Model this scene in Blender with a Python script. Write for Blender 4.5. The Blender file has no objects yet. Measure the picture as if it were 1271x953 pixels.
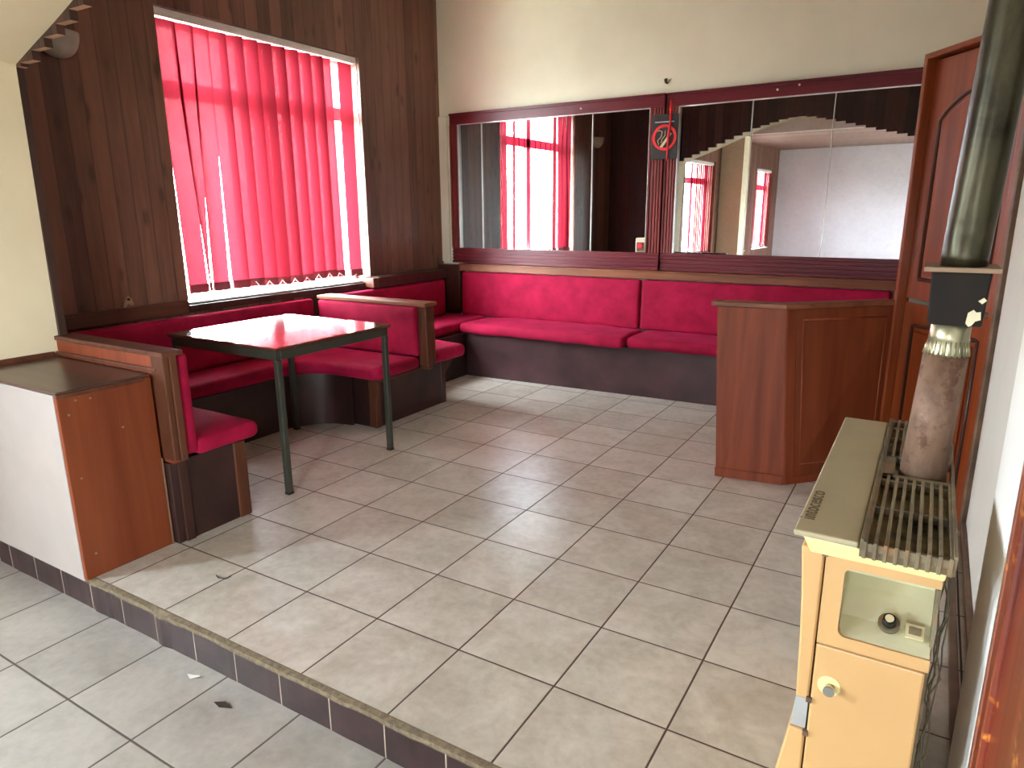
import bpy, bmesh, math, random
from mathutils import Vector, Matrix, noise
random.seed(7)
S = 0.34            # one floor tile in metres; all coordinates below are in tiles
SC = bpy.context.scene
COL = SC.collection
R = math.radians

# ------------------------------------------------------------------ materials
def lin(c):
    return tuple(((v/255)/12.92 if v/255 <= .04045 else ((v/255+.055)/1.055)**2.4) for v in c) + (1,)

class NT:
    def __init__(s, name):
        s.m = bpy.data.materials.new(name); s.m.use_nodes = True
        s.t = s.m.node_tree; s.t.nodes.clear()
        s.out = s.n('ShaderNodeOutputMaterial')
    def n(s, typ, **kw):
        nd = s.t.nodes.new(typ)
        for k, v in kw.items():
            if k.startswith('i_'):
                key = k[2:]
                nd.inputs[int(key) if key.isdigit() else key.replace('_', ' ')].default_value = v
            else: setattr(nd, k, v)
        return nd
    def l(s, a, b): s.t.links.new(a, b)
    def coord(s, scale=(1,1,1), loc=(0,0,0), rot=(0,0,0)):
        tc = s.n('ShaderNodeTexCoord'); mp = s.n('ShaderNodeMapping')
        mp.inputs['Scale'].default_value = scale; mp.inputs['Location'].default_value = loc; mp.inputs['Rotation'].default_value = rot
        s.l(tc.outputs['Object'], mp.inputs['Vector']); return mp.outputs['Vector']
    def noise(s, vec, scale, detail=4, rough=.55, dist=0):
        nd = s.n('ShaderNodeTexNoise'); nd.inputs['Scale'].default_value = scale
        nd.inputs['Detail'].default_value = detail; nd.inputs['Roughness'].default_value = rough; nd.inputs['Distortion'].default_value = dist
        s.l(vec, nd.inputs['Vector']); return nd.outputs['Fac']
    def ramp(s, fac, stops):
        nd = s.n('ShaderNodeValToRGB'); e = nd.color_ramp.elements
        while len(e) < len(stops): e.new(.5)
        for el, (p, c) in zip(e, stops): el.position = p; el.color = c
        s.l(fac, nd.inputs['Fac']); return nd.outputs['Color']
    def math(s, op, a, b=None, c=None):
        nd = s.n('ShaderNodeMath', operation=op)
        for i, v in enumerate((a, b, c)):
            if v is None: continue
            if isinstance(v, (int, float)): nd.inputs[i].default_value = v
            else: s.l(v, nd.inputs[i])
        return nd.outputs[0]
    def mix(s, fac, a, b, mode='MIX'):
        nd = s.n('ShaderNodeMix', data_type='RGBA', blend_type=mode)
        for i, v in ((0, fac), (6, a), (7, b)):
            if isinstance(v, (int, float)): nd.inputs[i].default_value = v
            elif isinstance(v, tuple): nd.inputs[i].default_value = v
            else: s.l(v, nd.inputs[i])
        return nd.outputs[2]
    def bsdf(s, color, rough=.5, metal=0, bump=None, bstr=.2, bdist=.01, **kw):
        b = s.n('ShaderNodeBsdfPrincipled')
        for k, v in (('Base Color', color), ('Roughness', rough), ('Metallic', metal)):
            if isinstance(v, (int, float, tuple)): b.inputs[k].default_value = v
            else: s.l(v, b.inputs[k])
        for k, v in kw.items(): b.inputs[k.replace('_', ' ')].default_value = v
        if bump is not None:
            bp = s.n('ShaderNodeBump'); bp.inputs['Strength'].default_value = bstr; bp.inputs['Distance'].default_value = bdist
            s.l(bump, bp.inputs['Height']); s.l(bp.outputs[0], b.inputs['Normal'])
        s.l(b.outputs[0], s.out.inputs[0]); s.b = b; return b

def m_plain(name, c, rough=.5, metal=0, var=.08, scale=6, bstr=.05, **kw):
    t = NT(name); v = t.coord()
    f = t.noise(v, scale, 5)
    a = lin(c); d = tuple(x*(1-var*2.2) for x in a[:3])+(1,); u = tuple(min(1, x*(1+var)) for x in a[:3])+(1,)
    col = t.ramp(f, [(.3, d), (.7, u)])
    t.bsdf(col, rough, metal, bump=t.noise(v, scale*12, 3), bstr=bstr, bdist=.004, **kw)
    return t.m

def m_wood(name, dark, light, rough=.35, axis='Z', bstr=.08, sc=1.0, coat=0.0):
    """grain runs along axis"""
    t = NT(name)
    st = {'X': (.06, 1, 1), 'Y': (1, .06, 1), 'Z': (1, 1, .06)}[axis]
    v = t.coord(tuple(k*sc for k in st))
    g = t.noise(v, 22, 6, .6, .6); h = t.noise(t.coord(tuple(k*sc for k in st)), 6, 3, .5, 1.2)
    f = t.math('ADD', t.math('MULTIPLY', g, .55), t.math('MULTIPLY', h, .45))
    col = t.ramp(f, [(.32, lin(dark)), (.66, lin(light))])
    b = t.bsdf(col, rough, 0, bump=g, bstr=bstr, bdist=.004)
    if coat < .2: b.inputs['Specular IOR Level'].default_value = .3
    if coat: b.inputs['Coat Weight'].default_value = coat; b.inputs['Coat Roughness'].default_value = .12; b.inputs['Coat IOR'].default_value = 1.85 if coat == 1 else 1.5
    return t.m

def m_boards(name, across, period, dark, light, rough=.45, seam=.05):
    """tongue-and-groove boards; `across` is the axis over which boards repeat, grain along Z (walls) or Y (ceiling)"""
    t = NT(name)
    tc = t.n('ShaderNodeTexCoord'); sp = t.n('ShaderNodeSeparateXYZ'); t.l(tc.outputs['Object'], sp.inputs[0])
    a = t.math('DIVIDE', sp.outputs[across], period*S)
    idx = t.math('FLOOR', a); fr = t.math('FRACT', a)
    wn = t.n('ShaderNodeTexWhiteNoise', noise_dimensions='1D'); t.l(idx, wn.inputs['W'])
    cmb = t.n('ShaderNodeCombineXYZ')
    along = 'Z' if across != 'Z' else 'X'
    t.l(t.math('MULTIPLY', sp.outputs[across], 1.0), cmb.inputs[0])
    t.l(t.math('MULTIPLY', sp.outputs['Z' if across in 'XY' and name != 'ceiling_boards' else 'X'], .07), cmb.inputs[1])
    t.l(t.math('MULTIPLY', wn.outputs['Value'], 9.), cmb.inputs[2])
    g = t.noise(cmb.outputs[0], 26, 6, .6, .8)
    # knots
    c2 = t.n('ShaderNodeCombineXYZ')
    t.l(t.math('ADD', t.math('MULTIPLY', sp.outputs[across], 9.), t.math('MULTIPLY', g, .3)), c2.inputs[0])
    t.l(t.math('MULTIPLY', sp.outputs['Z' if name != 'ceiling_boards' else 'X'], 3.6), c2.inputs[1]); t.l(t.math('MULTIPLY', idx, 1.7), c2.inputs[2])
    vo = t.n('ShaderNodeTexVoronoi', feature='F1'); vo.inputs['Scale'].default_value = 1.0; t.l(c2.outputs[0], vo.inputs['Vector'])
    kn = t.math('LESS_THAN', vo.outputs['Distance'], .2)
    knm = t.math('MULTIPLY', t.math('SUBTRACT', 1, t.n_smooth(vo.outputs['Distance'], .08, .26)), .6)
    f = t.math('ADD', t.math('MULTIPLY', g, .6), t.math('MULTIPLY', wn.outputs['Value'], .4))
    col = t.ramp(f, [(.25, lin(dark)), (.72, lin(light))])
    col = t.mix(knm, col, tuple(x*.35 for x in lin(dark)[:3])+(1,))
    edge = t.math('MINIMUM', fr, t.math('SUBTRACT', 1, fr))
    sm = t.math('LESS_THAN', edge, seam)
    col = t.mix(t.math('MULTIPLY', sm, .4), col, tuple(x*.35 for x in lin(dark)[:3])+(1,))
    ht = t.math('ADD', t.math('MULTIPLY', t.n_smooth(edge, 0, seam*1.8), 1.), t.math('MULTIPLY', g, .12))
    t.bsdf(col, rough, 0, bump=ht, bstr=.16, bdist=.005)
    return t.m
def _smooth(s, v, a, b):
    nd = s.n('ShaderNodeMapRange', interpolation_type='SMOOTHSTEP'); nd.inputs['From Min'].default_value = a; nd.inputs['From Max'].default_value = b
    s.l(v, nd.inputs['Value']); return nd.outputs[0]
NT.n_smooth = _smooth

def m_tiles(name, c1, c2, grout, gw=.011, rough=.32):
    t = NT(name)
    tc = t.n('ShaderNodeTexCoord'); sp = t.n('ShaderNodeSeparateXYZ'); t.l(tc.outputs['Object'], sp.inputs[0])
    ax = t.math('DIVIDE', sp.outputs['X'], S); ay = t.math('DIVIDE', sp.outputs['Y'], S)
    wob = t.noise(t.coord(), 1.5, 2)
    w = t.math('MULTIPLY', t.math('SUBTRACT', wob, .5), .012)
    ax = t.math('ADD', ax, w); ay = t.math('ADD', ay, w)
    fx = t.math('FRACT', ax); fy = t.math('FRACT', ay)
    ex = t.math('MINIMUM', fx, t.math('SUBTRACT', 1, fx)); ey = t.math('MINIMUM', fy, t.math('SUBTRACT', 1, fy))
    e = t.math('MINIMUM', ex, ey)
    cm = t.n('ShaderNodeCombineXYZ'); t.l(t.math('FLOOR', ax), cm.inputs[0]); t.l(t.math('FLOOR', ay), cm.inputs[1])
    wn = t.n('ShaderNodeTexWhiteNoise', noise_dimensions='3D'); t.l(cm.outputs[0], wn.inputs['Vector'])
    ad = t.n('ShaderNodeVectorMath', operation='MULTIPLY_ADD'); t.l(wn.outputs['Color'], ad.inputs[0]); ad.inputs[1].default_value = (7,7,7); t.l(tc.outputs['Object'], ad.inputs[2])
    n1 = t.noise(ad.outputs[0], 5, 6, .65, .6); n2 = t.noise(ad.outputs[0], 30, 4, .6)
    f = t.math('ADD', t.math('ADD', t.math('MULTIPLY', n1, .58), t.math('MULTIPLY', n2, .32)), t.math('MULTIPLY', wn.outputs['Value'], .1))
    col = t.ramp(f, [(.34, lin(c1)), (.62, lin(c2))])
    # dirt of foot traffic, large soft stains
    d = t.noise(t.coord(), 1.1, 4, .6)
    col = t.mix(t.math('MULTIPLY', t.n_smooth(d, .52, .72), .22), col, lin((120, 100, 80)))
    gm = t.math('SUBTRACT', 1, t.n_smooth(e, gw*.6, gw*1.5))
    col = t.mix(gm, col, lin(grout))
    rg = t.math('ADD', t.math('MULTIPLY', n1, .25), rough-.1)
    rg = t.math('ADD', rg, t.math('MULTIPLY', gm, .5))
    t.bsdf(col, rg, 0, bump=t.math('ADD', t.n_smooth(e, 0, gw*2), t.math('MULTIPLY', n2, .06)), bstr=.35, bdist=.004)
    return t.m

def m_velvet(name, c, c2):
    t = NT(name); v = t.coord()
    n1 = t.noise(v, 7, 5, .6); n2 = t.noise(v, 160, 2)
    col = t.ramp(n1, [(.3, lin(c)), (.7, lin(c2))])
    b = t.bsdf(col, .75, 0, bump=n2, bstr=.25, bdist=.003)
    b.inputs['Sheen Weight'].default_value = .2; b.inputs['Sheen Roughness'].default_value = .4
    b.inputs['Sheen Tint'].default_value = lin((255, 90, 150)); b.inputs['Specular IOR Level'].default_value = .15
    return t.m

def m_blind(name):
    t = NT(name)
    v = t.coord((1, 1, 1))
    wv = t.noise(t.coord((6, 6, 1)), 130, 2)
    d = t.n('ShaderNodeBsdfDiffuse'); tr = t.n('ShaderNodeBsdfTranslucent'); tp = t.n('ShaderNodeBsdfTransparent')
    col = t.ramp(wv, [(.35, lin((176, 16, 42))), (.65, lin((204, 32, 62)))])
    t.l(col, d.inputs[0])
    col2 = t.ramp(wv, [(.35, lin((74, 14, 21))), (.65, lin((87, 21, 29)))])
    t.l(col2, tr.inputs[0])
    tp.inputs[0].default_value = lin((255, 190, 190))
    a = t.n('ShaderNodeMixShader'); a.inputs[0].default_value = .6; t.l(d.outputs[0], a.inputs[1]); t.l(tr.outputs[0], a.inputs[2])
    b = t.n('ShaderNodeMixShader'); b.inputs[0].default_value = .002; t.l(a.outputs[0], b.inputs[1]); t.l(tp.outputs[0], b.inputs[2])
    t.l(b.outputs[0], t.out.inputs[0]); return t.m

def m_glass(name):
    t = NT(name)
    tp = t.n('ShaderNodeBsdfTransparent'); gl = t.n('ShaderNodeBsdfGlossy'); gl.inputs['Roughness'].default_value = .02
    lw = t.n('ShaderNodeLayerWeight'); lw.inputs['Blend'].default_value = .5
    fr = t.math('ADD', t.math('MULTIPLY', t.math('POWER', lw.outputs['Facing'], 5.), .7), .035)
    tp.inputs[0].default_value = (.93, .96, .95, 1)
    mx = t.n('ShaderNodeMixShader'); t.l(fr, mx.inputs[0]); t.l(tp.outputs[0], mx.inputs[1]); t.l(gl.outputs[0], mx.inputs[2])
    t.l(mx.outputs[0], t.out.inputs[0]); return t.m

def m_mirror(name):
    t = NT(name); v = t.coord()
    n = t.noise(v, 40, 5, .7)
    col = t.ramp(n, [(.2, (.50, .52, .53, 1)), (.6, (.57, .59, .60, 1))])
    rg = t.math('MULTIPLY', t.n_smooth(n, .55, .8), .06)
    t.bsdf(col, rg, 1.0); return t.m

def m_worn(name, dark, light, bare, rough=.3):
    """varnish worn through to bare orange wood in patches"""
    t = NT(name)
    g = t.noise(t.coord((1, 1, .08)), 26, 5, .6, .5)
    col = t.ramp(g, [(.3, lin(dark)), (.7, lin(light))])
    p = t.noise(t.coord((1, 1, .9)), 9, 6, .7, .4)
    s = t.noise(t.coord((.3, .3, 3)), 12, 3, .6)
    m = t.n_smooth(t.math('ADD', t.math('MULTIPLY', p, .7), t.math('MULTIPLY', s, .3)), .56, .64)
    col = t.mix(m, col, lin(bare))
    t.bsdf(col, rough, 0, bump=g, bstr=.1, bdist=.003); return t.m

def m_riser(name):
    t = NT(name)
    tc = t.n('ShaderNodeTexCoord'); sp = t.n('ShaderNodeSeparateXYZ'); t.l(tc.outputs['Object'], sp.inputs[0])
    a = t.math('ADD', t.math('DIVIDE', sp.outputs['X'], .618*S), .0)
    fr = t.math('FRACT', a); e = t.math('MINIMUM', fr, t.math('SUBTRACT', 1, fr))
    n1 = t.noise(t.coord(), 9, 6, .65); n2 = t.noise(t.coord((1, 1, 1)), 3.2, 5, .7)
    col = t.ramp(n1, [(.3, lin((36, 23, 23))), (.7, lin((60, 41, 40)))])
    mold = t.math('MULTIPLY', t.n_smooth(t.noise(t.coord((1, 1, 2)), 7, 5, .7), .55, .68), .6)
    low = t.math('SUBTRACT', 1, t.n_smooth(sp.outputs['Z'], -.36*S, -.12*S))
    col = t.mix(t.math('MULTIPLY', mold, low), col, lin((48, 46, 40)))
    sm = t.math('SUBTRACT', 1, t.n_smooth(e, .006, .014))
    col = t.mix(t.math('MULTIPLY', sm, .8), col, lin((190, 172, 150)))
    # cement showing along the broken upper edge
    zz = t.math('ADD', sp.outputs['Z'], t.math('MULTIPLY', t.math('SUBTRACT', n2, .5), .09*S))
    cm = t.n_smooth(zz, -.07*S, -.05*S)
    cc = t.ramp(t.noise(t.coord(), 60, 5, .7), [(.3, lin((78, 66, 50))), (.7, lin((132, 116, 90)))])
    col = t.mix(cm, col, cc)
    t.bsdf(col, t.math('ADD', t.math('MULTIPLY', cm, .4), .38), 0, bump=n1, bstr=.2, bdist=.004); return t.m

def m_flue(name, c1, c2, rough, metal, rust=None):
    t = NT(name); v = t.coord((1, 1, .5))
    n = t.noise(v, 14, 6, .65, .5)
    col = t.ramp(n, [(.32, lin(c1)), (.68, lin(c2))])
    if rust:
        col = t.mix(t.math('MULTIPLY', t.n_smooth(t.noise(t.coord(), 22, 6, .7), .54, .64), .7), col, lin(rust))
    t.bsdf(col, t.math('ADD', t.math('MULTIPLY', n, .25), rough), metal, bump=t.noise(t.coord(), 9, 3), bstr=.08, bdist=.012); return t.m

M = {}
M['tiles'] = m_tiles('floor_tiles', (182, 176, 160), (220, 216, 204), (84, 64, 54), gw=.008)
M['tiles2'] = m_tiles('floor_tiles_lower', (154, 149, 140), (184, 179, 169), (90, 80, 70), gw=.009)
M['riser'] = m_riser('riser_tiles')
M['plaster'] = m_plain('plaster_cream', (228, 223, 199), .85, var=.04, scale=2, bstr=.1)
M['plaster_white'] = m_plain('plaster_white', (220, 217, 205), .8, var=.03, scale=2, bstr=.1)
M['pier'] = m_plain('plaster_pier', (224, 208, 174), .8, var=.03, scale=2.5, bstr=.08)
M['pier_white'] = m_plain('pier_white', (244, 243, 236), .6, var=.02, scale=2.5, bstr=.05)
M['wall_lavender'] = m_plain('plaster_lavender', (190, 180, 184), .8, var=.05, scale=1.2, bstr=.08)
M['boards'] = m_boards('wall_boards', 'Y', .285, (84, 53, 42), (136, 92, 72))
M['boardsx'] = m_boards('arch_boards', 'X', .30, (50, 30, 24), (84, 54, 42))
M['ceilboards'] = m_boards('ceiling_boards', 'Y', .36, (82, 58, 48), (142, 108, 88))
M['endgrain'] = m_plain('board_ends', (176, 140, 108), .8, var=.12, scale=30)
M['wood'] = m_wood('varnished_wood', (104, 44, 24), (146, 70, 38), .5, 'Z', coat=.0)
M['wood_panel'] = m_wood('varnished_panel', (94, 38, 18), (130, 64, 34), .38, 'Z', coat=.1, sc=.7)
M['wood_door'] = m_wood('cupboard_wood', (108, 44, 16), (152, 72, 28), .3, 'Z', coat=.3, sc=.7)
M['wood_x'] = m_wood('rail_wood', (96, 52, 34), (150, 94, 64), .38, 'X')
M['wood_y'] = m_wood('rail_wood_long', (66, 36, 28), (112, 66, 48), .4, 'Y')
M['edge'] = m_wood('edging_wood', (60, 32, 22), (104, 60, 39), .4, 'Z')
M['darkwood'] = m_wood('dark_stained_wood', (46, 26, 22), (78, 46, 38), .35, 'Z')
M['base'] = m_plain('bench_base_paint', (56, 31, 28), .4, var=.25, scale=4, bstr=.06)
M['base2'] = m_plain('bench_base_purple', (70, 42, 44), .42, var=.22, scale=4, bstr=.06)
M['velvet'] = m_velvet('red_velvet', (134, 9, 42), (172, 21, 64))
M['frame'] = m_wood('mirror_frame_wood', (82, 22, 30), (112, 36, 42), .35, 'X', bstr=.05)
M['framez'] = m_wood('mirror_stile_wood', (92, 32, 32), (138, 58, 52), .35, 'Z', bstr=.05)
M['mirror'] = m_mirror('mirror_glass')
M['seam'] = m_plain('mirror_seam', (205, 205, 198), .3, .3)
M['blind'] = m_blind('blind_fabric')
M['weight'] = m_plain('blind_weight', (128, 34, 44), .6)
M['chain'] = m_plain('blind_chain', (220, 205, 190), .4)
M['white_metal'] = m_plain('white_metal', (226, 222, 214), .4)
M['upvc'] = m_plain('window_plastic', (196, 200, 204), .35)
M['sill'] = m_plain('white_sill', (236, 236, 232), .3)
M['glass'] = m_glass('window_glass')
M['laminate'] = m_plain('white_laminate', (162, 152, 144), .45, var=.03)
M['cabtop'] = m_wood('cabinet_top_wood', (60, 42, 35), (94, 69, 58), .3, 'X', coat=.2)
M['tabletop'] = m_wood('table_top', (84, 44, 30), (118, 66, 44), .14, 'X', bstr=.02, coat=1.0)
M['tableedge'] = m_plain('table_edge', (48, 30, 26), .4)
M['steel'] = m_plain('painted_steel', (70, 72, 62), .4, .35, var=.1)
M['stove'] = m_plain('stove_enamel', (208, 168, 112), .28, var=.025, scale=5, bstr=.02)
M['stovelid'] = m_plain('stove_lid', (182, 172, 136), .38, var=.06, scale=6, bstr=.03)
M['stovetrim'] = m_plain('stove_trim', (240, 228, 160), .25, var=.02)
M['grille'] = m_flue('grille_metal', (88, 78, 60), (146, 134, 104), .4, .25, (150, 110, 70))
M['stoveguts'] = m_plain('stove_interior', (168, 156, 108), .6, .2, var=.5, scale=14)
M['panelmetal'] = m_plain('panel_metal', (226, 224, 188), .25, .25, var=.06)
M['black'] = m_plain('black_plastic', (26, 24, 22), .35)
M['chrome'] = m_plain('chrome', (200, 200, 195), .15, .95, var=.05)
M['silver'] = m_plain('bare_zinc', (190, 192, 190), .4, .5)
M['pipe1'] = m_flue('pipe_lower', (104, 78, 62), (158, 128, 106), .45, .25, (96, 62, 46))
M['pipe2'] = m_flue('pipe_upper', (34, 32, 23), (74, 70, 50), .2, .6)
M['pipe3'] = m_flue('pipe_crimp', (150, 146, 118), (196, 192, 160), .2, .9)
M['collar'] = m_flue('pipe_collar', (20, 15, 12), (38, 30, 24), .8, 0)
M['collarplate'] = m_plain('collar_plate', (140, 116, 92), .5, .3)
M['chip'] = m_plain('chipped_plaster', (232, 224, 190), .8)
M['lampglass'] = m_plain('opal_glass', (184, 178, 160), .35, var=.1, scale=12)
M['signblack'] = m_plain('sign_black', (38, 36, 34), .4)
M['signred'] = m_plain('sign_red', (222, 34, 36), .4)
M['signcream'] = m_plain('sign_cream', (216, 204, 160), .5)
M['worn'] = m_worn('worn_varnish', (92, 34, 20), (134, 56, 36), (226, 140, 56))
M['wornedge'] = m_worn('worn_frame_edge', (124, 70, 56), (150, 92, 74), (206, 130, 70))
M['paper'] = m_plain('scrap_paper', (225, 220, 210), .8)
M['leaf'] = m_plain('dry_leaf', (52, 36, 26), .8)
M['baseboard'] = m_plain('baseboard_wood', (112, 86, 66), .5, var=.25, scale=9)
M['wire'] = m_plain('dusty_wire', (92, 84, 60), .6)
M['cable'] = m_plain('cable_rubber', (30, 28, 26), .5)
M['ink'] = m_plain('stove_lettering', (96, 84, 60), .5)
M['junction'] = m_plain('switch_plastic', (226, 208, 184), .4)

# ------------------------------------------------------------------ mesh building
class MB:
    def __init__(s): s.bm = bmesh.new()
    def _add(s, verts, faces, mi=0):
        vs = [s.bm.verts.new(Vector(v)*S) for v in verts]
        out = []
        for f in faces:
            try:
                fc = s.bm.faces.new([vs[i] for i in f]); fc.material_index = mi; out.append(fc)
            except ValueError: pass
        return out
    def box(s, x0, x1, y0, y1, z0, z1, mi=0):
        v = [(x, y, z) for z in (z0, z1) for y in (y0, y1) for x in (x0, x1)]
        return s._add(v, [(0,2,3,1), (4,5,7,6), (0,1,5,4), (2,6,7,3), (0,4,6,2), (1,3,7,5)], mi)
    def hexa(s, b, t, mi=0):
        """b, t: four bottom and four top corners, counter-clockwise"""
        return s._add(list(b)+list(t), [(3,2,1,0), (4,5,6,7), (0,1,5,4), (1,2,6,5), (2,3,7,6), (3,0,4,7)], mi)
    def prism(s, poly, z0, z1, mi=0):
        n = len(poly); v = [(x, y, z0) for x, y in poly]+[(x, y, z1) for x, y in poly]
        return s._add(v, [tuple(range(n-1, -1, -1)), tuple(range(n, 2*n))]+[(i, (i+1) % n, n+(i+1) % n, n+i) for i in range(n)], mi)
    def extr(s, poly3, d, mi=0):
        n = len(poly3); d = Vector(d); v = list(poly3)+[tuple(Vector(p)+d) for p in poly3]
        return s._add(v, [tuple(range(n-1, -1, -1)), tuple(range(n, 2*n))]+[(i, (i+1) % n, n+(i+1) % n, n+i) for i in range(n)], mi)
    def tube(s, pts, r, seg=12, mi=0, cap=True):
        pts = [Vector(p) for p in pts]; rs = r if isinstance(r, (list, tuple)) else [r]*len(pts)
        rings = []; up = None
        for i, p in enumerate(pts):
            d = (pts[min(i+1, len(pts)-1)]-pts[max(i-1, 0)])
            d = d.normalized() if d.length > 1e-9 else Vector((0,0,1))
            if up is None: up = d.orthogonal().normalized()
            up = (up-d*up.dot(d)); up = up.normalized() if up.length > 1e-6 else d.orthogonal().normalized()
            w = d.cross(up)
            rings.append([s.bm.verts.new((p+(up*math.cos(2*math.pi*k/seg)+w*math.sin(2*math.pi*k/seg))*rs[i])*S) for k in range(seg)])
        for a, b in zip(rings, rings[1:]):
            for k in range(seg):
                f = s.bm.faces.new((a[k], a[(k+1) % seg], b[(k+1) % seg], b[k])); f.material_index = mi; f.smooth = True
        if cap:
            f = s.bm.faces.new(rings[0][::-1]); f.material_index = mi
            f = s.bm.faces.new(rings[-1]); f.material_index = mi
        return s
    def rbox(s, x0, x1, y0, y1, z0, z1, r, crown=0, nz=0, n=None, ax=2, mi=0, seed=0):
        """soft cushion: a box with rounded edges, bulging by `crown` towards +ax"""
        lo = Vector((x0, y0, z0)); hi = Vector((x1, y1, z1)); size = hi-lo
        n = n or [max(4, min(40, int(d/.12)+4)) for d in size]
        vid = {}
        def pos(i, j, k):
            key = (i, j, k)
            if key in vid: return vid[key]
            def warp(a, m):   # denser near the edges
                u = a/m; return .5-.5*math.cos(math.pi*u)
            p = Vector([lo[d]+size[d]*warp((i, j, k)[d], n[d]) for d in range(3)])
            rr = min(r, min(size)/2.001)
            q = Vector([max(lo[d]+rr, min(hi[d]-rr, p[d])) for d in range(3)])
            e = p-q
            if e.length > 1e-9: p = q+e.normalized()*rr
            u = [(p[d]-lo[d])/size[d]*2-1 for d in range(3)]
            o = [d for d in range(3) if d != ax]
            g = max(0, 1-abs(u[o[0]])**3)*max(0, 1-abs(u[o[1]])**3)*(1 if u[ax] > 0 else 0)*max(0, u[ax])
            p[ax] += crown*g
            if nz:
                q = p*1.7+Vector((seed*3.1, seed*1.7, 0))
                p += Vector((noise.noise(q), noise.noise(q+Vector((9,0,0))), noise.noise(q+Vector((0,7,0)))))*nz
            vid[key] = s.bm.verts.new(p*S); return vid[key]
        a, b, c = n
        quads = []
        for i in range(a):
            for j in range(b):
                quads.append([(i,j,0), (i,j+1,0), (i+1,j+1,0), (i+1,j,0)]); quads.append([(i,j,c), (i+1,j,c), (i+1,j+1,c), (i,j+1,c)])
        for i in range(a):
            for k in range(c):
                quads.append([(i,0,k), (i+1,0,k), (i+1,0,k+1), (i,0,k+1)]); quads.append([(i,b,k), (i,b,k+1), (i+1,b,k+1), (i+1,b,k)])
        for j in range(b):
            for k in range(c):
                quads.append([(0,j,k), (0,j,k+1), (0,j+1,k+1), (0,j+1,k)]); quads.append([(a,j,k), (a,j+1,k), (a,j+1,k+1), (a,j,k+1)])
        for q in quads:
            f = s.bm.faces.new([pos(*t) for t in q]); f.smooth = True; f.material_index = mi
        return s
    def polycush(s, poly, z0, z1, r, mi=0):
        """cushion over an arbitrary outline: stacked rings following a rounded edge"""
        n = len(poly); P = [Vector((x, y, 0)) for x, y in poly]
        nr = []
        for i in range(n):
            a = (P[i]-P[i-1]).normalized(); b = (P[(i+1) % n]-P[i]).normalized()
            na = Vector((a.y, -a.x, 0)); nb = Vector((b.y, -b.x, 0)); m = na+nb
            m = m/max(.4, m.dot(na)) if m.length > 1e-6 else na
            nr.append(m)
        rings = []
        K = 6
        prof = [(r*(1-math.sin(math.pi/2*k/K)), z0+r*(1-math.cos(math.pi/2*k/K))) for k in range(K+1)]
        prof += [(r*(1-math.cos(math.pi/2*k/K)), z1-r+r*math.sin(math.pi/2*k/K)) for k in range(K+1)]
        for off, z in prof:
            rings.append([s.bm.verts.new((P[i]-nr[i]*off+Vector((0,0,z)))*S) for i in range(n)])
        for a, b in zip(rings, rings[1:]):
            for i in range(n):
                f = s.bm.faces.new((a[i], a[(i+1) % n], b[(i+1) % n], b[i])); f.smooth = True
        s.bm.faces.new(rings[0][::-1]); f = s.bm.faces.new(rings[-1]); f.smooth = True
        return s
    def build(s, name, mats, parent=None, bevel=0, bseg=2, smooth=False):
        me = bpy.data.meshes.new(name); bmesh.ops.recalc_face_normals(s.bm, faces=s.bm.faces)
        s.bm.to_mesh(me); s.bm.free()
        for m in (mats if isinstance(mats, (list, tuple)) else [mats]): me.materials.append(M[m])
        o = bpy.data.objects.new(name, me); COL.objects.link(o)
        if smooth:
            for p in me.polygons: p.use_smooth = True
            me.set_sharp_from_angle(angle=R(40))
        if bevel:
            b = o.modifiers.new('bevel', 'BEVEL'); b.width = bevel*S; b.segments = bseg; b.limit_method = 'ANGLE'; b.angle_limit = R(40)
        if parent is not None:
            o.parent = parent
            w = Vector((0,0,0)); p = parent
            while p is not None: w += p.location; p = p.parent
            o.location = -w
        return o

def thing(name, label, cat, loc, group=None):
    o = bpy.data.objects.new(name, None); COL.objects.link(o); o.location = Vector(loc)*S
    o.empty_display_size = .1; o['label'] = label; o['category'] = cat
    if group: o['group'] = group
    return o
def tag(o, label, cat, group=None):
    o['label'] = label; o['category'] = cat
    if group: o['group'] = group
    return o
def struct(o): o['kind'] = 'structure'; return o
def bx(name, mat, parent, *a, bevel=.012, **k):
    m = MB(); m.box(*a); return m.build(name, mat, parent, bevel=bevel, **k)

# ------------------------------------------------------------------ the room
ZC = 9.05; ZL = -.38; XL = -8.0; XR = 4.1; YB = 10.7; YF = -19.5; ZC2 = 7.4
WY0, WY1, WZ0, WZ1 = 3.04, 7.80, 2.38, 7.27     # window opening

m = MB(); m.box(XL-.9, XR+.9, -1.0, YB+.3, ZL-.3, 0); struct(m.build('floor', 'tiles'))
m = MB(); m.box(XL-.9, XR+.9, YF-.3, -1.0, ZL-.3, ZL); struct(m.build('floor.001', 'tiles2'))
# riser tiles with a ragged, chipped top edge
m = MB(); n = 160
top = []
for i in range(n+1):
    x = -6.5+(XR+6.5)*i/n
    q = noise.noise(Vector((x*3.1, 0, 0)))*.03+noise.noise(Vector((x*9, 4, 0)))*.015
    if -4.25 < x < -3.95: q += .05
    if -3.15 < x < -2.85: q += .09*(1-abs((x+3)/.15))
    top.append((x, -1.045-max(0, q*.3), -.012-max(0, q*.55)))
for i in range(n):
    (x0, y0, z0), (x1, y1, z1) = top[i], top[i+1]
    m._add([(x0, y0, ZL), (x1, y1, ZL), (x1, y1, z1), (x0, y0, z0), (x1, -.99, 0.002), (x0, -.99, 0.002)], [(0,1,2,3), (3,2,4,5)])
struct(m.build('trim_1', 'riser'))

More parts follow.
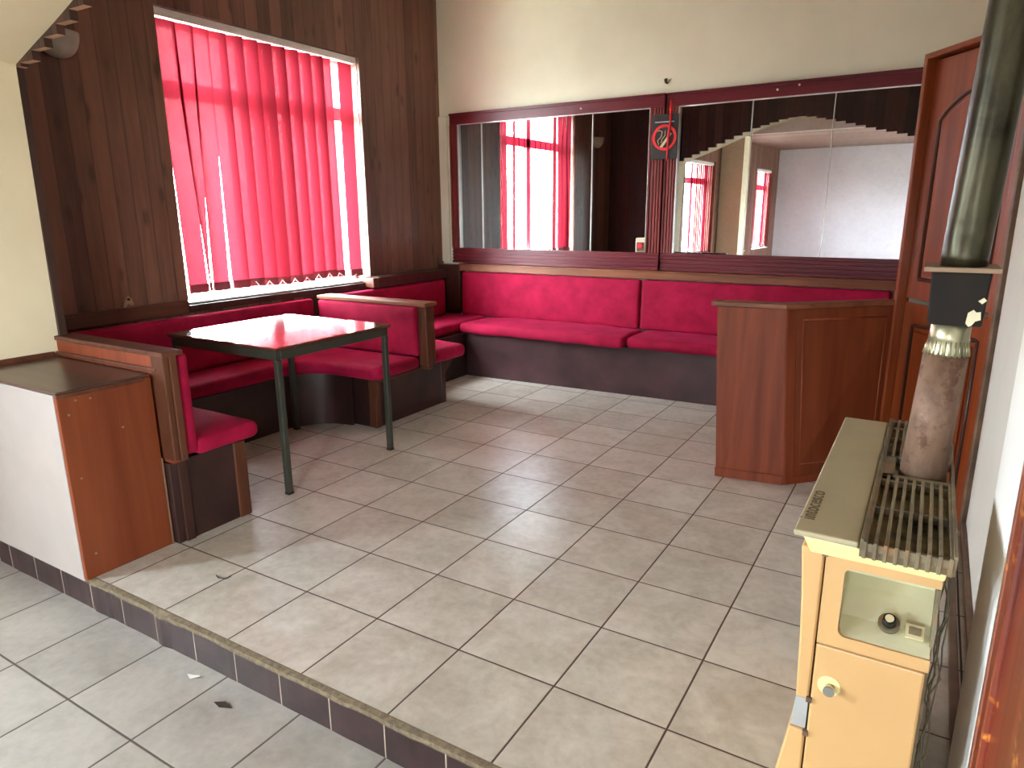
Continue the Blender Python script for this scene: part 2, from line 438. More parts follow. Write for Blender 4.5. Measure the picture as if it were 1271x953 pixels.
def wall_with_holes(m, x0, x1, y0, y1, z0, z1, holes):
    """slab between x0..x1, cut by (ya, yb, za, zb) holes that do not overlap in y"""
    holes = sorted(holes); y = y0
    for ya, yb, za, zb in holes:
        if ya > y: m.box(x0, x1, y, ya, z0, z1)
        m.box(x0, x1, ya, yb, z0, za); m.box(x0, x1, ya, yb, zb, z1); y = yb
    if y < y1: m.box(x0, x1, y, y1, z0, z1)
m = MB(); wall_with_holes(m, XL-.9, XL, -1.0, YB+.3, ZL, ZC, [(WY0, WY1, WZ0, WZ1)]); struct(m.build('wall_left', 'boards'))
FW = [(-8.9, -5.2, 1.7, 6.2), (-14.2, -11.0, 1.7, 6.2), (-18.4, -15.4, 1.7, 6.2)]
m = MB(); wall_with_holes(m, XL-.9, XL, YF, -1.0, ZL, ZC, FW); struct(m.build('wall_left.001', 'boards'))
m = MB(); m.box(XL, XR+.7, YB, YB+.3, 0, ZC); struct(m.build('wall_back', 'plaster'))
m = MB(); m.box(XR, XR+.7, -1.0, 5.28, 0, ZC); struct(m.build('wall_right', 'plaster_white'))
m = MB(); m.box(XR+.4, XR+.7, 5.28, YB, 0, ZC); struct(m.build('wall_right.002', 'plaster_white'))
RW = [(-15.2, -10.6, 2.3, 6.1)]  # unseen side window, added to bring more daylight into the front room
m = MB(); wall_with_holes(m, XR, XR+.9, YF, -1.0, ZL, ZC, RW); struct(m.build('wall_right.001', 'plaster_white'))
DX0, DX1, DZ1 = 1.8, 3.6, 4.2     # unseen glazed entrance, added to the front wall to supply daylight
m = MB(); m.box(XL-.9, DX0, YF-.4, YF, ZL, ZC); m.box(DX1, XR+.9, YF-.4, YF, ZL, ZC); m.box(DX0, DX1, YF-.4, YF, DZ1, ZC); struct(m.build('wall_front', 'wall_lavender'))
m = MB(); f_ = YF-.25
for a in ((DX0, DX0+.2), (DX1-.2, DX1)): m.box(*a, f_, f_+.16, ZL, DZ1)
m.box(DX0, DX1, f_+.02, f_+.14, ZL, ZL+.4); m.box(DX0, DX1, f_+.02, f_+.14, DZ1-.2, DZ1); m.box(DX0, DX1, f_+.02, f_+.14, 2.4, 2.6)
dd = struct(m.build('added_door_2', 'upvc', bevel=.015))
m = MB(); m.box(DX0+.1, DX1-.1, f_+.07, f_+.085, ZL+.2, DZ1-.1); m.build('pane', 'glass', dd)
m = MB(); m.tube([(1.3, f_+.16, 2.75), (1.3, f_+.3, 2.75), (1.6, f_+.3, 2.75)], .03, 10); m.build('door_handle', 'chrome', dd)
m = MB(); m.box(XL-.9, XR+.9, -1.05, YB+.3, ZC, ZC+.3); struct(m.build('ceiling', 'plaster'))
m = MB(); m.box(XL-.9, XR+.9, YF-.3, -1.05, ZC2, ZC2+.2); struct(m.build('ceiling.001', 'ceilboards'))
# plaster pier of the front room, between its windows
m = MB(); m.box(XL, -6.9, -10.6, -9.6, ZL, ZC2); struct(m.build('wall_left.002', 'pier'))

m = MB(); m.box(XL, XR, -1.25, -1.0, 6.58, ZC2+.2); struct(m.build('trim_6', 'pier_white'))
# the arch across the step
ARC = [(-6.3, 5.70), (-5.81, 5.87), (-5.41, 6.0), (-5.02, 6.14), (-4.3, 6.42), (-3.48, 6.70), (-2.55, 6.92), (-2.0, 6.97), (-1.52, 6.95), (-.77, 6.79), (-.04, 6.59), (.67, 6.38), (1.46, 6.18), (2.3, 5.90), (3.1, 5.52), (3.82, 5.10)]
def arcz(x):
    if x <= ARC[0][0]: return ARC[0][1]-.4*(ARC[0][0]-x)
    for (xa, za), (xb, zb) in zip(ARC, ARC[1:]):
        if x <= xb:
            t = (x-xa)/(xb-xa); return za+(zb-za)*t
    return ARC[-1][1]
m = MB()
m.extr([(XL, -1.0, ZL), (-6.45, -1.0, ZL), (-6.31, -1.0, 5.66), (-6.3, -1.0, 5.70), (XL, -1.0, 5.70)], (0, 1.03, 0)); struct(m.build('wall_arch.002', 'pier')); m = MB()
prof = [(XL, 5.70)]
N = 60
prof += [(ARC[0][0]+(3.82-ARC[0][0])*i/N, arcz(ARC[0][0]+(3.82-ARC[0][0])*i/N)) for i in range(N+1)]
prof += [(3.82, ZC), (XL, ZC)]
from mathutils.geometry import tessellate_polygon
v0 = [(x, -1.0, z) for x, z in prof]; v1 = [(x, .03, z) for x, z in prof]; k = len(prof)
tris = tessellate_polygon([[Vector((x, z, 0)) for x, z in prof]])
m._add(v0+v1, [tuple(t) for t in tris]+[tuple(i+k for i in t) for t in tris]+[(i, (i+1) % k, k+(i+1) % k, k+i) for i in range(k)])
struct(m.build('wall_arch', 'pier'))
m = MB(); m.box(3.82, XR, -1.0, .03, ZL, ZC); struct(m.build('wall_arch.001', 'pier_white'))
m = MB()
x = XL; bw = .30
while x < XR-.01:
    x1 = min(x+bw, XR)
    if x1 <= -6.31: zb = 0
    elif x > 3.82-.02: zb = 0
    else:
        xs = max(x, -6.31); zb = min(arcz(xs), arcz(x1))-.03
    m.box(max(x, XL) if x1 <= -6.31 or x >= -6.31 else -6.31, x1, .03, .12, max(zb, 0), ZC)
    for f in m.bm.faces:
        if f.normal.length == 0: f.normal_update()
    if x < -6.31 < x1: m.box(x, -6.33, .03, .12, 0, ZC)
    x = x1
for f in m.bm.faces:
    f.normal_update()
    c = f.calc_center_median()
    if abs(f.normal.z) > .9 and c.z < 7.2*S and c.z > 4.5*S: f.material_index = 1
struct(m.build('trim_2', ['boardsx', 'endgrain']))

# corner strip, wainscot trims, baseboard
m = MB(); m.box(-7.99, -7.74, 10.62, 10.7, 2.66, 6.32); struct(m.build('trim_3', 'plaster', bevel=.02))
m = MB(); m.box(-7.99, -7.9, .13, 2.98, 2.22, 2.46); struct(m.build('trim_4', 'wood_y', bevel=.02))
m = MB(); m.box(-8.0, -7.86, 2.98, 7.84, 2.25, 2.37); struct(m.build('trim_5', 'darkwood', bevel=.01))
m = MB(); m.box(4.05, 4.1, .06, 5.2, 0, .14); struct(m.build('baseboard_right', 'baseboard', bevel=.02))

# ------------------------------------------------------------------ windows
def window(name, y0, y1, z0, z1, transom, mull, xf=XL-.62, flip=False, low=.16):
    m = MB(); fw = .16; d = .18
    m.box(xf, xf+d, y0, y1, z0, z0+low); m.box(xf, xf+d, y0, y1, z1-fw, z1)
    m.box(xf, xf+d, y0, y0+fw, z0+low, z1-fw); m.box(xf, xf+d, y1-fw, y1, z0+low, z1-fw)
    m.box(xf+.01, xf+d-.01, y0+fw, y1-fw, transom-.14, transom+.14)
    for ym in mull: m.box(xf+.01, xf+d-.01, ym-.13, ym+.13, z0+low, z1-fw)
    w = struct(m.build(name, 'upvc', bevel=.015))
    g = MB(); g.box(xf+.07, xf+.085, y0+.1, y1-.1, z0+.02, z1-.1); g.build('pane', 'glass', w)
    s = MB(); s.box(xf+d-.02, XL+.03, y0+.004, y1-.004, z0+.002, z0+.035); sl_ = s.build('sill', 'sill', w, bevel=.01)
    if flip:
        for o in [w]+list(w.children):
            for v in o.data.vertices: v.co.x = (XL+XR)*S-v.co.x
            o.data.flip_normals()
    return w
window('window_1', WY0, WY1, WZ0, WZ1, 6.08, [5.42], low=.04)
window('window_2', *FW[0], 5.3, [-7.1]); window('window_3', *FW[1], 5.3, []); window('window_4', *FW[2], 5.2, [-16.9]); window('added_window_5', *RW[0], 5.2, [-12.9], flip=True)  # the last one, in the right wall, is an added daylight opening

# ------------------------------------------------------------------ vertical blinds
def blind(name_label, y0, y1, ztop, zbot, slats, xb, chain=True):
    t = thing('vertical_blind', name_label, 'blind', (xb, (y0+y1)/2, zbot))
    m = MB(); m.box(xb-.07, xb+.07, y0, y1, ztop, ztop+.13); m.box(xb+.07, xb+.085, y0, y1, ztop+.02, ztop+.05)
    m.build('headrail', 'white_metal', t, bevel=.012)
    ends = []
    for yc, ycb, th0, th1, w, drop in slats:
        m = MB(); nz = 14; rows = []
        for i in range(nz+1):
            u = i/nz; z = ztop-.02-(ztop-.02-zbot-drop)*u
            th = R(th0+(th1-th0)*u); y = yc+(ycb-yc)*u; row = []
            for j in range(5):
                s_ = (j/4-.5)*w; bow = .018*(1-(2*j/4-1)**2)
                row.append(m.bm.verts.new(Vector((xb+math.sin(th)*s_+math.cos(th)*bow, y+math.cos(th)*s_-math.sin(th)*bow, z))*S))
            rows.append(row)
        for a, b in zip(rows, rows[1:]):
            for j in range(4):
                f = m.bm.faces.new((a[j], a[j+1], b[j+1], b[j])); f.smooth = True
        o = m.build('slat', 'blind', t)
        th = R(th1); m = MB(); zb = zbot+drop; h = .15
        c = Vector((xb, ycb, 0)); dy = Vector((math.sin(th), math.cos(th), 0))*w*.49; dn = Vector((math.cos(th), -math.sin(th), 0))*.012
        b = [c-dy-dn, c+dy-dn, c+dy+dn*3, c-dy+dn*3]
        m.hexa([(p.x, p.y, zb-.005) for p in b], [(p.x, p.y, zb+h) for p in b])
        m.build('bottom_weight', 'weight', o)
        ends.append(c+dn*3+Vector((0, 0, zb+.09)))
    if chain:
        m = MB(); pts = []
        for a, b in zip(ends[4:], ends[5:]):
            for k in range(8):
                u = k/8; p = a.lerp(b, u); p.z -= .11*(1-(2*u-1)**2); p.x += .05; pts.append(p)
        m.tube(pts, .007, 6); m.build('link_chain', 'chain', t)
        m = MB(); pc = [(xb+.12, y1-.05+.02*math.sin(k*.9), ztop-(ztop-zbot+.1)*k/30) for k in range(31)]
        m.tube(pc, .01, 6)
        m.build('pull_chain', 'chain', t)
    return t
TH = 29
sl = [(3.27, 3.36, 4, 0, .385, 0), (3.60, 3.60, 15, -55, .36, .03), (3.93, 3.84, 4, -3, .36, 0), (4.27, 4.28, 14, 10, .36, 0)]
for c in (4.57, 4.90, 5.23, 5.56, 5.89, 6.22, 6.55): sl.append((c, c+.01, TH+random.uniform(-2, 2), TH+random.uniform(-3, 3), .43, random.uniform(-.02, .02)))
sl += [(6.82, 6.85, 20, 18, .37, 0), (7.47, 7.45, -2, -4, .43, -.02)]
blind('red vertical blind hanging closed in the big window above the corner bench', 3.06, 7.76, 7.12, 2.55, sl, -8.12)
sl2 = [(c, c, 12+random.uniform(-5, 5), 12, .38, 0) for c in (-8.7, -8.45, -8.2, -7.95, -7.7, -7.45, -7.2, -6.95, -6.7)]
blind('red vertical blind drawn aside in the window of the front room', -8.88, -5.22, 6.04, 1.85, sl2, -8.15, False)
sl3 = [(c, c, 20, 20, .38, 0) for c in (-14.0, -13.75)]
blind('red vertical blind pulled back beside the cream pier of the front room', -14.18, -11.02, 6.04, 1.85, sl3, -8.15, False)
sl4 = [(-18.2+.32*k, -18.2+.32*k, 20, 20, .40, 0) for k in range(9)]
blind('red vertical blind closed in the farthest window of the front room', -18.38, -15.42, 6.04, 1.85, sl4, -8.15, False)

# ------------------------------------------------------------------ mirrors on the back wall
def mirror(label, x0, x1, g0, g1, seams, yaw, z0=2.648, z1=6.36):
    t = thing('wall_mirror', label, 'mirror', ((x0+x1)/2, YB-.06, z0))
    ga, gb = g0, g1; zt = 6.08; zb = 3.03
    m = MB()
    # grooved profile: three stepped ridges per rail
    def rail(a0, a1, c0, c1, vert):
        wd = c1-c0
        for u0, u1, d in ((0, 1, .05), (.0, .16, .10), (.24, .40, .085), (.46, .62, .085), (.68, .82, .085), (.86, 1, .07)):
            if vert: m.box(c0+wd*u0, c0+wd*u1, YB-d-.02, YB-.0, a0, a1)
            else: m.box(a0, a1, YB-d-.02, YB-.0, c0+wd*u0, c0+wd*u1)
    rail(x0, x1, z0, zb, False); m.build('frame_rail', 'frame', t, bevel=.006)
    m = MB(); m.box(x0, x1, YB-.1, YB, zt, z1); m.box(x0, x1, YB-.13, YB, z1-.06, z1)
    m.build('frame_rail', 'frame', t, bevel=.006)
    m = MB(); rail(zb, zt, x0, ga, True); m.build('frame_stile', 'framez', t, bevel=.006)
    m = MB(); rail(zb, zt, gb, x1, True); m.build('frame_stile', 'framez', t, bevel=.006)
    xs = [ga]+seams+[gb]
    for i, (a, b) in enumerate(zip(xs, xs[1:])):
        yw = 0; ym = YB-.05
        ya = ym-max(0, yw*(b-a))*0+0; mid = (a+b)/2
        p = [(a+.006, ym+yw*(a-mid)), (b-.006, ym+yw*(b-mid))]
        m = MB()
        m.hexa([(p[0][0], p[0][1], zb-.04), (p[1][0], p[1][1], zb-.04), (p[1][0], p[1][1]+.01, zb-.04), (p[0][0], p[0][1]+.01, zb-.04)],
               [(p[0][0], p[0][1], zt+.04), (p[1][0], p[1][1], zt+.04), (p[1][0], p[1][1]+.01, zt+.04), (p[0][0], p[0][1]+.01, zt+.04)])
        m.build('mirror_panel', 'mirror', t)
    for sx in seams:
        m = MB(); m.box(sx-.0065, sx+.0065, YB-.08, YB-.03, zb, zt); m.build('joint_strip', 'seam', t)
    m = MB(); m.box(ga-.015, ga+.006, YB-.12, YB-.03, zb, zt); m.box(gb-.006, gb+.015, YB-.12, YB-.03, zb, zt); m.box(ga, gb, YB-.104, YB-.03, zt-.004, zt+.01)
    m.build('bead', 'seam', t)
    ta = math.tan(R(yaw))
    for o in t.children:      # the whole mirror hangs slightly askew, its right end standing off the wall
        for v in o.data.vertices:
            if v.co.y < (YB-.004)*S: v.co.y -= ta*(v.co.x-x0*S)
    return t
mirror('left wide mirror in dark red frame, beside the window wall corner', -7.62, -1.93, -7.36, -2.25, [-6.66, -3.62], .7)
mirror('right wide mirror in dark red frame, beside the corner cupboard', -1.91, 3.75, -1.62, 3.45, [-.11, 1.41], 2.5)

# no-smoking sign on the stiles between the mirrors
t = thing('no_smoking_sign', 'black no smoking sign with red ring hanging between the two mirrors', 'sign', (-1.88, YB-.24, 5.05))
yS = YB-.24
m = MB(); m.box(-2.17, -1.6, yS, yS+.03, 5.02, 5.93); m.build('plate', 'signblack', t, bevel=.01)
def ring(m, cx, cz, r0, r1, y0, y1, n=40):
    for i in range(n):
        a, b = 2*math.pi*i/n, 2*math.pi*(i+1)/n
        P = [(cx+r*math.cos(q), y, cz+r*math.sin(q)) for y in (y0, y1) for r, q in ((r0, a), (r1, a), (r1, b), (r0, b))]
        m._add(P, [(0,1,2,3), (4,7,6,5), (1,5,6,2), (0,3,7,4)])
m = MB(); ring(m, -1.88, 5.46, .21, .265, yS-.02, yS); m.build('red_ring', 'signred', t)
m = MB(); m.tube([(-1.76, yS-.02, 6.2), (-1.76, yS-.02, 5.72), (-1.79, yS-.02, 5.5), (-1.80, yS-.02, 4.98)], [.022, .022, .03, .012], 8)
m.tube([(-1.755, yS-.015, 6.22), (-1.76, yS-.02, 6.0)], [.012, .04], 8); m.build('red_bar', 'signred', t)
m = MB()
m.extr([(-1.98, yS-.012, 5.27), (-1.94, yS-.012, 5.23), (-1.72, yS-.012, 5.53), (-1.755, yS-.012, 5.56)], (0, .01, 0))
m.build('cigarette_picture', 'signcream', t)
m = MB()
m.tube([(-2.0, yS-.005, 5.32), (-2.03, yS-.005, 5.4), (-1.95, yS-.005, 5.48), (-1.93, yS-.005, 5.58), (-2.0, yS-.005, 5.61), (-2.06, yS-.005, 5.58)], .010, 6)
m.tube([(-1.95, yS-.005, 5.35), (-1.93, yS-.005, 5.43), (-1.87, yS-.005, 5.5), (-1.87, yS-.005, 5.6)], .009, 6)
m.build('smoke_picture', 'signcream', t)
m = MB(); m.box(-2.1, -1.68, yS-.01, yS, 5.765, 5.785); m.build('hanging_wire', 'silver', t)
m = MB(); m.tube([(-1.98, YB, 6.66), (-1.98, YB-.05, 6.64), (-1.96, YB-.07, 6.58), (-1.93, YB-.03, 6.56)], [.02, .03, .025, .01], 8)
m.tube([(-1.93, YB-.03, 6.57), (-1.86, YB-.04, 6.66)], [.012, .004], 6)
tag(m.build('wall_hook', 'leaf'), 'small dark hook stuck in the plaster above the mirror frames', 'hook')
t = thing('wall_switch', 'small cream switch with red button at the lower corner of the left mirror', 'switch', (-2.34, YB-.09, 3.04))
m = MB(); m.box(-2.46, -2.22, YB-.22, YB-.12, 3.04, 3.36); m.build('housing', 'junction', t, bevel=.03, bseg=3)
m = MB(); m.box(-2.43, -2.25, YB-.235, YB-.215, 3.06, 3.26); m.build('cover', 'baseboard', t, bevel=.01)
m = MB(); m.tube([(-2.34, YB-.23, 3.18), (-2.34, YB-.26, 3.18)], .06, 20); m.build('button', 'signred', t)
for i, (px, pz) in enumerate(((.35, 6.22), (.75, 6.27), (-3.9, 6.2))):
    m = MB(); oy = .04 if px < -2 else .0437*(px+1.91); m.tube([(px, YB-.09-oy, pz), (px, YB-.135-oy, pz)], .020, 10)
    tag(m.build('screw_plug', 'chip'), ['lower white plug in the top rail of the right mirror frame', 'upper white plug in the top rail of the right mirror frame', 'white plug in the top rail of the left mirror frame'][i], 'plug')

# ------------------------------------------------------------------ benches
def back_bench():
    t = thing('banquette', 'long red velvet banquette along the back wall under the mirrors', 'bench', (-2.2, 10, 0))
    m = MB(); m.prism([(-6.28, 9.22), (2.6, 9.56), (2.6, 10.66), (-6.28, 10.66)], 0, 1.07); m.build('base', 'base2', t, bevel=.01)
    m = MB(); m.rbox(-6.42, -2.15, 9.08, 10.45, 1.075, 1.32, .1, .03, .03, seed=1); m.build('seat', 'velvet', t)
    m = MB(); m.rbox(-2.11, 2.55, 9.2, 10.45, 1.075, 1.31, .1, .02, .02, seed=2); m.build('seat', 'velvet', t)
    m = MB(); m.rbox(-7.22, -2.29, -10.58, -10.40, 1.3, 2.43, .06, .03, 0, ax=1)
    for v in m.bm.verts: v.co.y = -v.co.y; v.co.y -= (v.co.z/S-2.4)*.03*S*-1
    m.build('backrest', 'velvet', t)
    m = MB(); m.rbox(-2.25, 2.75, -10.58, -10.40, 1.3, 2.43, .06, .03, 0, ax=1)
    for v in m.bm.verts: v.co.y = -v.co.y; v.co.y -= (v.co.z/S-2.4)*.03*S*-1
    m.build('backrest', 'velvet', t)
    m = MB(); m.box(-7.3, 2.8, 10.42, 10.68, 2.45, 2.63); m.box(-7.3, 2.8, 10.39, 10.68, 2.6, 2.64); m.build('top_rail', 'wood_x', t, bevel=.015)
back_bench()
def corner_bench():
    t = thing('banquette', 'red velvet banquette against the window wall in the far corner', 'bench', (-7.2, 8.5, 0))
    m = MB(); m.prism([(-7.9, 7.0), (-6.3, 7.0), (-6.3, 9.2), (-6.3, 10.6), (-7.9, 10.6)], 0, 1.07); m.build('base', 'base', t, bevel=.01)
    m = MB(); m.rbox(-7.62, -6.43, 7.26, 10.4, 1.075, 1.32, .1, .02, .02, seed=3); m.build('seat', 'velvet', t)
    m = MB(); m.rbox(-7.78, -7.6, 6.12, 10.22, 1.3, 2.23, .06, .02, 0, ax=0); m.build('backrest', 'velvet', t)
    m = MB(); m.box(-7.98, -7.58, 7.62, 10.36, 2.25, 2.5); m.build('top_rail', 'darkwood', t, bevel=.02)
    m = MB(); m.box(-7.97, -7.59, 7.45, 7.62, 2.26, 2.49); m.build('rail_end', 'edge', t, bevel=.02)
    m = MB(); m.box(-7.98, -7.28, 10.40, 10.68, 1.32, 2.6); m.build('corner_post', 'darkwood', t, bevel=.02)
corner_bench()
def window_bench():
    t = thing('banquette', 'curved red velvet banquette under the window, behind the table', 'bench', (-7.2, 3, 0))
    cv = [(-6.72, 3.7), (-6.70, 3.95), (-6.62, 4.16), (-6.5, 4.36), (-6.34, 4.52), (-6.15, 4.61), (-5.95, 4.66), (-5.8, 4.68)]
    m = MB(); m.prism([(-7.9, .3), (-6.72, .3)]+cv+[(-5.8, 4.74), (-7.9, 4.74)], 0, 1.0)
    m.build('base', 'base', t, smooth=True)
    cs = [(-6.64, 3.45), (-6.63, 3.88), (-6.59, 4.07), (-6.49, 4.22), (-6.32, 4.34), (-6.1, 4.41), (-5.75, 4.43), (-5.3, 4.44), (-5.06, 4.45), (-4.97, 4.48), (-4.92, 4.56)]
    m = MB(); m.polycush([(-7.6, 1.3), (-6.64, 1.3)]+cs+[(-4.90, 5.64), (-7.6, 5.64)], 1.01, 1.26, .09); m.build('seat', 'velvet', t)
    m = MB(); m.rbox(-7.78, -7.6, .36, 5.62, 1.24, 2.22, .06, .02, 0, ax=0); m.build('backrest', 'velvet', t)
window_bench()
def divider_bench():
    t = thing('double_bench', 'double sided red velvet bench with wooden divider between two booths', 'bench', (-6.4, 5.85, 0))
    m = MB(); m.box(-7.9, -5.27, 4.78, 6.92, 0, 1.0); m.build('base', 'base', t, bevel=.01)
    m = MB(); m.box(-5.42, -5.245, 4.755, 4.90, 0, 1.0); m.build('edge_post', 'edge', t, bevel=.02)
    m = MB(); m.box(-5.42, -5.245, 6.80, 6.945, 0, 1.0); m.build('edge_post', 'darkwood', t, bevel=.02)
    m = MB(); m.extr([(-5.26, 6.84, .98), (-5.26, 6.84, .55), (-5.1, 7.1, .98)], (-.1, 0, 0)); m.build('bracket', 'darkwood', t)
    m = MB(); m.rbox(-7.55, -4.88, 6.02, 7.22, 1.0, 1.27, .11, .03, .02, seed=5); m.build('seat', 'velvet', t)
    m = MB(); m.rbox(-7.56, -4.98, -5.80, -5.66, 1.24, 2.2, .05, .02, 0, ax=1)
    for v in m.bm.verts: v.co.y = -v.co.y
    m.build('backrest', 'velvet', t)
    m = MB(); m.rbox(-7.56, -4.98, 5.93, 6.04, 1.24, 2.2, .05, .02, 0, ax=1); m.build('backrest', 'velvet', t)
    m = MB(); m.box(-7.58, -4.95, 5.80, 5.93, 1.02, 2.2); m.build('divider_panel', 'darkwood', t)
    m = MB(); m.box(-7.58, -4.74, 5.68, 6.06, 2.21, 2.285); m.build('cap_rail', 'wood_x', t, bevel=.015)
    m = MB(); m.box(-4.97, -4.76, 5.74, 6.0, 1.06, 2.21); m.box(-5.0, -4.79, 5.80, 5.93, .98, 1.06); m.build('end_post', 'edge', t, bevel=.02)
    m = MB(); m.box(-5.6, -4.98, 4.62, 6.0, .96, 1.0); m.build('seat_board', 'edge', t)
divider_bench()
def near_bench():
    t = thing('banquette', 'short red velvet bench beside the white cabinet, nearest booth end', 'bench', (-5.4, .6, 0))
    m = MB(); m.box(-6.6, -4.2, -.02, 1.03, 0, 1.05); m.build('base', 'base', t, bevel=.01)
    m = MB(); m.box(-4.4, -4.17, .87, 1.05, 0, 1.05); m.build('edge_post', 'edge', t, bevel=.02)
    m = MB(); m.box(-4.25, -4.17, .08, .2, 0, 1.05); m.build('edge_strip', 'darkwood', t, bevel=.01)
    m = MB(); m.rbox(-6.5, -4.08, .3, 1.24, 1.06, 1.29, .1, .03, .015, seed=6); m.build('seat', 'velvet', t)
    m = MB(); m.rbox(-6.42, -4.08, .16, .32, 1.12, 2.36, .05, .02, 0, ax=1); m.build('backrest', 'velvet', t)
    m = MB(); m.box(-6.42, -4.12, .0, .14, 1.06, 2.36); m.build('back_panel', 'wood', t)
    m = MB(); m.box(-6.38, -4.04, -.03, .24, 2.36, 2.42); m.box(-6.38, -4.2, -.035, .0, 2.17, 2.22); m.build('cap_rail', 'wood_y', t, bevel=.012)
    m = MB(); m.box(-4.3, -4.06, -.02, .06, 1.1, 2.37); m.box(-4.26, -4.04, .06, .15, 1.08, 2.37); m.build('end_post', 'edge', t, bevel=.015)
near_bench()

# ------------------------------------------------------------------ table
def table():
    t = thing('dining_table', 'square glossy brown table with dark steel legs in the near booth', 'table', (-5.4, 2.85, 0))
    x0, x1, y0, y1, zt = -6.62, -4.17, 1.68, 4.05, 2.17
    m = MB(); m.box(x0, x1, y0, y1, zt-.035, zt); m.build('table_top', 'tabletop', t, bevel=.003)
    m = MB(); m.box(x0+.005, x1-.005, y0+.005, y1-.005, zt-.055, zt-.035); m.build('edge_band', 'tableedge', t)
    m = MB(); w = .075; a = .05; e = zt-.055
    m.box(x0+a, x1-a, y0+.03, y0+.03+w, e-.13, e); m.box(x0+a, x1-a, y1-.03-w, y1-.03, e-.13, e)
    m.box(x0+.03, x0+.03+w, y0+.03+w, y1-.03-w, e-.13, e); m.box(x1-.03-w, x1-.03, y0+.03+w, y1-.03-w, e-.13, e)
    m.build('apron', 'steel', t, bevel=.008)
    for lx, ly in ((x0+.08, y0+.08), (x1-.08, y0+.08), (x0+.08, y1-.08), (x1-.08, y1-.08)):
        m = MB(); m.box(lx-.044, lx+.044, ly-.044, ly+.044, .02, e-.13); l = m.build('leg', 'steel', t, bevel=.012)
        m = MB(); m.box(lx-.048, lx+.048, ly-.048, ly+.048, 0, .04); m.build('foot_cap', 'black', l, bevel=.008)
table()

# ------------------------------------------------------------------ white cabinet
def cabinet():
    t = thing('cabinet', 'white sided cabinet with brown wooden end panel on the step edge', 'cabinet', (-5.4, -.55, 0))
    m = MB(); m.box(-6.37, -4.34, -1.02, -.06, .0, 2.11); m.build('body', 'darkwood', t)
    m = MB(); m.box(-6.39, -4.36, -1.08, -1.02, -.03, 2.12); m.build('side_panel', 'laminate', t, bevel=.006)
    m = MB(); m.box(-4.34, -4.28, -1.085, -.05, .0, 2.12); m.build('end_panel', 'wood_panel', t, bevel=.008)
    m = MB(); m.box(-4.3, -4.272, -1.085, -.14, 2.085, 2.135); m.build('edge_strip', 'edge', t, bevel=.005)
    m = MB(); m.box(-6.385, -4.30, -1.075, -.05, 2.12, 2.155); m.build('cabinet_top', 'cabtop', t, bevel=.01)
    m = MB(); m.box(-4.3, -4.272, -.056, -.04, 0, 1.12); m.build('edge_strip', 'collarplate', t)
    m = MB(); m.box(-6.385, -6.335, -1.07, -.06, 2.15, 2.22); m.build('back_strip', 'edge', t, bevel=.01)
    for y, z in ((-.99, 1.9), (-.97, 1.18), (-.95, .28), (-.9, 2.04), (-.75, 2.03), (-.45, 1.62)):
        m = MB(); m.tube([(-4.281, y, z), (-4.272, y, z)], .012, 10); m.build('screw', 'collarplate', t)
cabinet()

# ------------------------------------------------------------------ partition (bench end screen)
def partition():
    t = thing('partition', 'low reddish wooden partition angled around the bench end, right side', 'partition', (1.84, 5.9, 0))
    L = lambda x, z, k=.075: x-k*z
    def slab(poly, z0, z1, lean):
        b = [(x-l*z0, y, z0) for (x, y), l in zip(poly, lean)]; tt = [(x-l*z1, y, z1) for (x, y), l in zip(poly, lean)]
        return b, tt
    m = MB(); b, tt = slab([(.88, 5.56), (1.80, 5.69), (1.80, 5.86), (.88, 5.73)], 0, 2.6, [.055, .07, .07, .055]); m.hexa(b, tt); m.build('end_panel', 'wood', t, bevel=.01)
    m = MB(); b, tt = slab([(1.76, 5.66), (1.86, 5.67), (1.98, 5.80), (1.84, 5.88)], 0, 2.62, [.07]*4); m.hexa(b, tt); m.build('corner_post', 'wood', t, bevel=.02)
    m = MB(); b, tt = slab([(1.90, 5.74), (2.97, 6.86), (2.87, 6.96), (1.80, 5.85)], 0, 2.6, [.07, 0, 0, .07]); m.hexa(b, tt)
    m.build('front_panel', 'wood_panel', t, bevel=.01)
    # applied moulding round the front panel
    def fp(u, z, d=0):
        x = 1.90-.07*z+(2.97-1.90+.07*z)*u; y = 5.74+1.12*u; return (x+.7*d, y-.72*d, z)
    m = MB()
    for (u0, z0), (u1, z1) in (((.12, .3), (.12, 2.44)), ((.12, 2.44), (.92, 2.44)), ((.92, 2.44), (.92, .3)), ((.92, .3), (.12, .3))):
        m.tube([fp(u0, z0, .003), fp(u1, z1, .003)], .014, 8)
    m.build('moulding', 'wood', t)
    m = MB(); b = [(.66, 5.52, 2.6), (1.68, 5.62, 2.6), (2.97, 6.84, 2.6), (2.86, 7.0, 2.6), (1.58, 5.86, 2.6), (.66, 5.76, 2.6)]
    m.extr(b, (0, 0, .075)); m.build('cap_rail', 'wood_x', t, bevel=.015)
    m = MB(); b, tt = slab([(.87, 5.54), (1.84, 5.655), (1.84, 5.69), (.87, 5.58)], 0, .14, [.055, .07, .07, .055]); m.hexa(b, tt); m.build('kick_plate', 'wood', t, bevel=.008)
    m = MB(); m.hexa([(1.88, 5.70, 0), (2.98, 6.84, 0), (2.95, 6.88, 0), (1.85, 5.74, 0)], [(1.87, 5.70, .12), (2.98, 6.84, .12), (2.95, 6.88, .12), (1.84, 5.74, .12)]); m.build('skirting', 'wood', t, bevel=.008)
partition()

